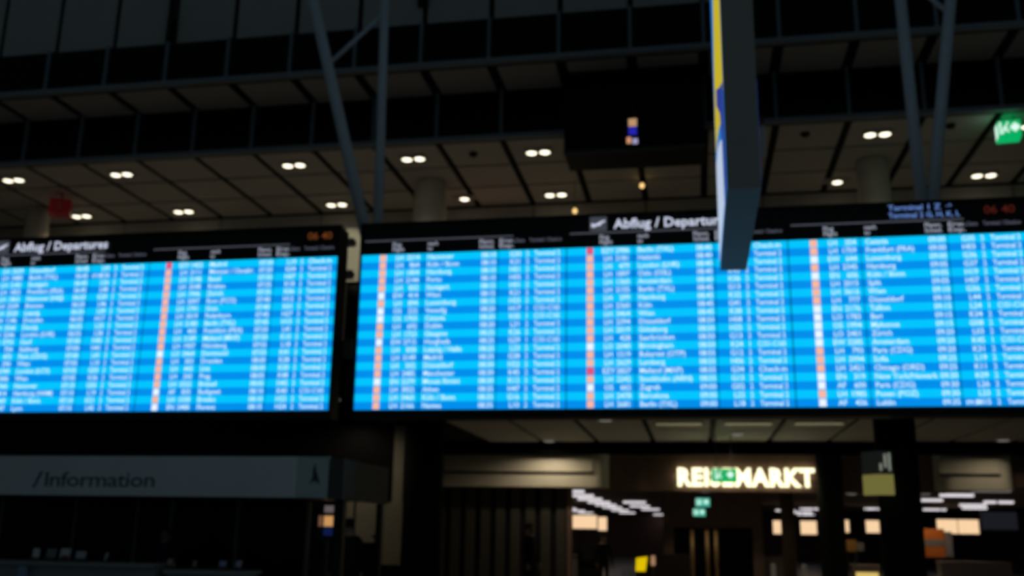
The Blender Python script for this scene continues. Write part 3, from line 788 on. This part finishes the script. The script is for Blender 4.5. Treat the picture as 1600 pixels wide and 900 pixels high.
# dark hanging screen cluster at right
t = thing('hanging_monitor', 'dark hanging monitor in front of the wide right lightbox', 'monitor', (11.0, 40, 2.0))
MB().box(-0.65, 0.65, 0, 0.12, 0, 0.72).build('case', mat('monitor_grey', (0.10, 0.105, 0.12), 0.4), t)
MB().box(-0.60, 0.60, -0.01, 0.0, 0.05, 0.67).build('screen', glow('monitor_glow_tint', (0.012, 0.013, 0.018), 0.8), t)  # faint emission tint lifts the dark screen face to grey
MB().tube((0, 0.06, 0.7), (0, 0.06, 1.32), 0.03, seg=8).build('rod', m_trim, t)

# orange posters
def poster(x, y, z, w, h, label, m, band=True):
    t = thing('poster_stand', label, 'poster', (x, y, z))
    MB().box(-w / 2, w / 2, 0, 0.08, 0, h).build('board', m, t)
    if band: MB().box(-w / 2 + 0.02, w / 2 - 0.02, -0.01, 0, h * 0.38, h * 0.62).build('text_band', mat('poster_band_grey', (0.20, 0.17, 0.15), 0.6), t)
    MB().box(w / 2 + 0.02, w / 2 + 0.26, 0.0, 0.08, 0.02, h - 0.1).build('side_board', mat('poster_side_grey', (0.25, 0.22, 0.22), 0.6), t)
    for s in (-0.4, 0.4):
        MB().box(w * s - 0.03, w * s + 0.03, 0.02, 0.07, -z, 0).build('leg', m_trim, t)
poster(8.62, 40, 1.02, 0.82, 1.02, 'orange poster with a grey lettered band right of the thick pillar', mat('orange_poster', (0.6, 0.15, 0.02), 0.5))
poster(5.75, 40.5, 1.17, 0.42, 0.42, 'small brown poster between the two dark pillars', mat('brown_poster', (0.4, 0.2, 0.04), 0.5), False)

# entrance portal with brass posts
pw_ = struct('wall_portal', MB().box(-1.3, 2.5, 40.2, 40.4, 1.95, 3.3).box(-1.3, -0.9, 40.2, 40.4, 0, 1.95).box(2.1, 2.5, 40.2, 40.4, 0, 1.95), m_brown, label='dark brown portal wall below the exit signs')
dd = struct('door_3', MB().box(-0.9, 2.1, 40.28, 40.32, 0, 1.95), m_glassdk, label='dark glazed doors behind brass posts')
for x, lb in ((-0.20, 'left of three brass posts before the dark glazed doors'), (0.37, 'middle of three brass posts before the dark glazed doors'), (0.71, 'right of three brass posts before the dark glazed doors')):
    t = thing('brass_post', lb, 'post', (x, 40.0, 0), 0, 'brass posts at the doors')
    MB().lathe([(0.075, 0.05), (0.075, 1.8)], seg=14).build('shaft', m_brass, t, smooth=True)
    MB().lathe([(0.13, 0), (0.13, 0.04), (0.08, 0.06)], seg=14).build('foot', m_brass, t)
    MB().lathe([(0.09, 1.8), (0.09, 1.84), (0.03, 1.87)], seg=14).build('cap', m_brass, t)

# counters and small things on the store floor
def counter(x, y, w, h, label, m=m_count, lit=None):
    t = thing('store_counter', label, 'counter', (x, y, 0))
    MB().box(-w / 2, w / 2, 0.05, 0.7, 0, h - 0.05).build('body', m, t)
    MB().box(-w / 2 - 0.04, w / 2 + 0.04, 0, 0.75, h - 0.05, h).build('worktop', m, t)
    if lit: MB().box(-w / 2 + 0.06, w / 2 - 0.06, 0.03, 0.05, 0.1, lit[1]).build('lit_front', lit[0], t)
mc = mat('store_counter_paint', (0.42, 0.34, 0.30), 0.6, vary=0.06)
counter(-4.75, 40, 1.5, 0.84, 'pale low counter below the left lightboxes', mc)
counter(9.5, 37.8, 2.3, 0.92, 'brownish counter below the orange poster', mc)
counter(2.85, 41.2, 0.9, 0.90, 'small brown counter right of the glazed doors', mc)
counter(6.05, 39.0, 0.9, 0.72, 'low counter with a bright yellow lit front between the dark pillars', mc, (glow('yellow_counter_light', (0.85, 0.62, 0.18), 0.8), 0.45))
counter(-1.2, 36.0, 1.9, 1.0, 'dark brown counter left of the brass posts', m_brown)
for x, y, lb in ((2.78, 39.6, 'left of two short white bollards under the store lightboxes'), (3.85, 39.2, 'right of two short white bollards under the store lightboxes')):
    t = thing('bollard', lb, 'bollard', (x, y, 0), 0, 'white bollards')
    MB().lathe([(0.09, 0.02), (0.09, 0.62), (0.05, 0.68)], seg=14).build('post', mat('bollard_white', (0.75, 0.74, 0.74), 0.5), t)
    MB().lathe([(0.14, 0), (0.14, 0.03), (0.1, 0.04)], seg=14).build('foot', m_trim, t)

t = thing('yellow_sign_box', 'bright yellow lit box sign on a dark stand near the portal', 'sign', (-1.40, 26.0, 0))
MB().prism([(-0.15, 0.74), (0.09, 0.74), (0.15, 1.10), (-0.13, 1.06)], 'y', -0.06, 0.06).build('box', glow('yellow_box_light', (0.80, 0.56, 0.0), 0.9), t)
MB().box(-0.04, 0.04, -0.04, 0.04, 0.02, 0.74).build('stem', m_trim, t)
MB().box(-0.16, 0.16, -0.12, 0.12, 0, 0.03).build('foot', m_trim, t)
t = thing('table_lamp', 'small amber lamp right of the yellow box sign', 'lamp', (-1.12, 26.2, 0))
MB().lathe([(0.05, 0.88), (0.06, 0.95), (0.05, 1.12)], seg=14).build('shade', glow('amber_shade', (0.50, 0.27, 0.15), 0.7), t)
MB().tube((0, 0, 0.02), (0, 0, 0.9), 0.015, seg=8).build('stem', m_trim, t)
MB().lathe([(0.09, 0), (0.09, 0.03), (0.03, 0.04)], seg=14).build('foot', m_trim, t)

t = thing('display_rack', 'dark goods rack beside the shopper in the middle', 'rack', (-3.2, 30.6, 0))
MB().box(-0.35, 0.35, 0.25, 0.30, 0, 1.35).build('back', m_trim, t)
for z in (0.25, 0.6, 0.95):
    MB().box(-0.35, 0.35, -0.05, 0.25, z, z + 0.03).build('shelf', m_trim, t)
for sx in (-0.36, 0.33):
    MB().box(sx, sx + 0.03, -0.05, 0.30, 0, 1.40).build('side', m_trim, t)

# lit screen seen through the kiosk end
t = thing('kiosk_screen', 'small amber and blue lit screen at the right end of the kiosk', 'screen', (-6.52, 17.25, 0))
MB().box(-0.16, 0.16, 0, 0.06, 1.45, 2.08).build('case', m_trim, t)
MB().box(-0.05, 0.13, -0.01, 0, 1.68, 1.86).build('amber_panel', glow('kiosk_amber', (0.70, 0.36, 0.12), 0.8), t)
MB().box(-0.15, -0.08, -0.01, 0, 1.68, 1.86).build('side_panel', glow('kiosk_brown', (0.25, 0.12, 0.07), 0.6), t)
MB().box(-0.05, 0.13, -0.01, 0, 1.92, 2.04).build('white_panel', glow('kiosk_white', (0.16, 0.13, 0.13), 0.7), t)
MB().box(-0.05, 0.13, -0.01, 0, 1.52, 1.66).build('blue_panel', glow('kiosk_blue', (0.005, 0.012, 0.07), 0.7), t)
MB().box(-0.04, 0.04, 0.0, 0.06, 0, 1.45).build('stand', m_trim, t)

# ================================================================== PEOPLE
m_skin = mat('skin', (0.55, 0.34, 0.25), 0.55)
m_coat = mat('dark_coat', (0.012, 0.012, 0.016), 0.8, spec=0.2)
m_trou = mat('dark_trousers', (0.015, 0.015, 0.018), 0.8, spec=0.2)
m_shoe = mat('black_shoes', (0.01, 0.01, 0.01), 0.5)
m_hair = mat('dark_hair', (0.02, 0.015, 0.012), 0.7)
def person(loc, rz, H, label, coat=m_coat):
    k = H / 1.75
    verts, edges, rad = [], [], []
    def add(p, r, prev=None):
        verts.append(tuple(c * k for c in p)); rad.append((r[0] * k, r[1] * k) if isinstance(r, tuple) else (r * k, r * k))
        i = len(verts) - 1
        if prev is not None: edges.append((prev, i))
        return i
    pel = add((0, 0, 0.95), (0.16, 0.12))
    wai = add((0, 0, 1.10), (0.15, 0.11), pel)
    che = add((0, 0.01, 1.30), (0.18, 0.12), wai)
    neb = add((0, 0.02, 1.45), (0.10, 0.08), che)
    nk = add((0, 0.01, 1.52), 0.052, neb)
    hd1 = add((0, -0.01, 1.58), (0.068, 0.078), nk)
    hd2 = add((0, -0.01, 1.66), (0.076, 0.092), hd1)
    hd3 = add((0, 0.0, 1.72), (0.050, 0.060), hd2)
    for s in (-1, 1):
        sh = add((s * 0.19, 0.01, 1.42), 0.062, neb)
        el = add((s * 0.25, 0.03, 1.13), 0.046, sh)
        wr = add((s * 0.25, -0.08, 0.90), 0.032, el)
        pa = add((s * 0.25, -0.10, 0.83), (0.020, 0.036), wr)
        for q, (dy, L) in enumerate(((-0.03, 0.060), (-0.01, 0.072), (0.01, 0.068), (0.028, 0.052))):
            f1 = add((s * 0.25, -0.10 + dy, 0.79), 0.009, pa)
            f2 = add((s * 0.243, -0.105 + dy, 0.79 - L * 0.6), 0.0085, f1)
            add((s * 0.232, -0.11 + dy, 0.79 - L), 0.0075, f2)
        th1 = add((s * 0.245, -0.145, 0.83), 0.010, pa); add((s * 0.24, -0.165, 0.79), 0.009, th1)
        hp = add((s * 0.09, 0, 0.88), 0.092, pel)
        kn = add((s * 0.10, -0.01, 0.50), 0.062, hp)
        an = add((s * 0.10, 0.02, 0.09), 0.042, kn)
        he = add((s * 0.10, 0.01, 0.045), 0.042, an)
        add((s * 0.11, -0.16, 0.035), 0.034, he)
    me = bpy.data.meshes.new('body'); me.from_pydata(verts, edges, [])
    o = bpy.data.objects.new('body_tmp', me); col.objects.link(o)
    md = o.modifiers.new('s', 'SKIN'); md.use_smooth_shade = True
    for i, sv in enumerate(me.skin_vertices[0].data):
        sv.radius = rad[i]; sv.use_root = (i == 0)
    o.modifiers.new('u', 'SUBSURF').levels = 1
    dg = bpy.context.evaluated_depsgraph_get(); dg.update()
    bme = bpy.data.meshes.new_from_object(o.evaluated_get(dg))
    bpy.data.objects.remove(o)
    bme.name = 'person'
    bme.materials.clear()
    for m in (m_skin, coat, m_trou, m_shoe): bme.materials.append(m)
    for p in bme.polygons:
        c = p.center / k
        if c.z > 1.485 or (abs(c.x) > 0.2 and c.z < 0.885): p.material_index = 0
        elif c.z > 0.86: p.material_index = 1
        elif c.z > 0.10: p.material_index = 2
        else: p.material_index = 3
        p.use_smooth = True
    body = link('person', bme, None, loc, rz)
    tag(body, label, 'person')
    # hair cap
    hb = MB(); n = 14
    prof = [(0.084, 1.62), (0.090, 1.66), (0.086, 1.71), (0.066, 1.748), (0.03, 1.765), (0.004, 1.768)]
    hb.lathe(prof, (0, 0, 0), seg=n)
    hb.v = [(x * k, (y * 1.10 + 0.018 + (0.02 if z < 1.68 and y < 0 else 0)) * k, (z + (0.045 if (y < -0.03 and z < 1.70) else 0)) * k) for x, y, z in hb.v]
    hb.build('hair', m_hair, body, smooth=True)
    nb = MB().prism([(-0.085, 1.640), (-0.112, 1.598), (-0.085, 1.592)], 'x', -0.014, 0.014)
    nb.v = [tuple(c * k for c in v) for v in nb.v]; nb.build('nose', m_skin, body)
    for s in (-1, 1):
        eb = MB().box(s * 0.03 - 0.012, s * 0.03 + 0.012, -0.100, -0.088, 1.640, 1.650)
        eb.v = [tuple(c * k for c in v) for v in eb.v]; eb.build('eye', m_hair, body)
        rb = MB().prism([(-0.02, 1.60), (0.015, 1.60), (0.02, 1.65), (-0.015, 1.655)], 'x', s * 0.070, s * 0.088)
        rb.v = [tuple(c * k for c in v) for v in rb.v]; rb.build('ear', m_skin, body)
    mb_ = MB().box(-0.022, 0.022, -0.098, -0.086, 1.570, 1.577); mb_.v = [tuple(c * k for c in v) for v in mb_.v]
    mb_.build('mouth', mat('lips', (0.30, 0.10, 0.08), 0.5), body)
    return body
person((-3.93, 24.0, 0), 1.2, 1.84, 'person in dark clothes standing sideways at the end of the slatted wall')
person((-2.68, 29.6, 0), 0.4, 1.62, 'shopper in dark clothes facing out in the middle of the concourse')
person((-5.83, 16.5, 0), math.pi + 0.5, 1.80, 'person in a dark coat standing behind the kiosk end')
person((-9.15, 16.4, 0), 0.0, 1.60, 'clerk in dark blue behind the information counter', mat('navy_uniform', (0.012, 0.012, 0.05), 0.7))

# spotlight added out of view overhead to brighten the beige block
t = thing('added_spotlight', 'added spotlight, out of view, aimed at the beige block', 'spotlight', (-10.5, 11.0, 14.0))
MB().tube((0, 0, 0), (0.02, 0.30, -0.29), 0.12, 0.15, seg=18).build('barrel', m_black, t)
MB().tube((0, 0, 0), (0, 0, 0.6), 0.02, seg=8).build('stem', m_black, t)
d = bpy.data.lights.new('spot_beam', 'SPOT'); d.energy = 1500; d.spot_size = math.radians(6); d.spot_blend = 0.5; d.color = (1.0, 0.92, 0.70); d.shadow_soft_size = 0.08
so = bpy.data.objects.new('spot_beam', d); col.objects.link(so); so.parent = t
dirv = (Vector((-6.82, 18.6, 7.1)) - Vector((-10.5, 11.35, 13.66))).normalized()
so.location = (0.0, 0.35, -0.34)
so.rotation_euler = dirv.to_track_quat('-Z', 'Y').to_euler()
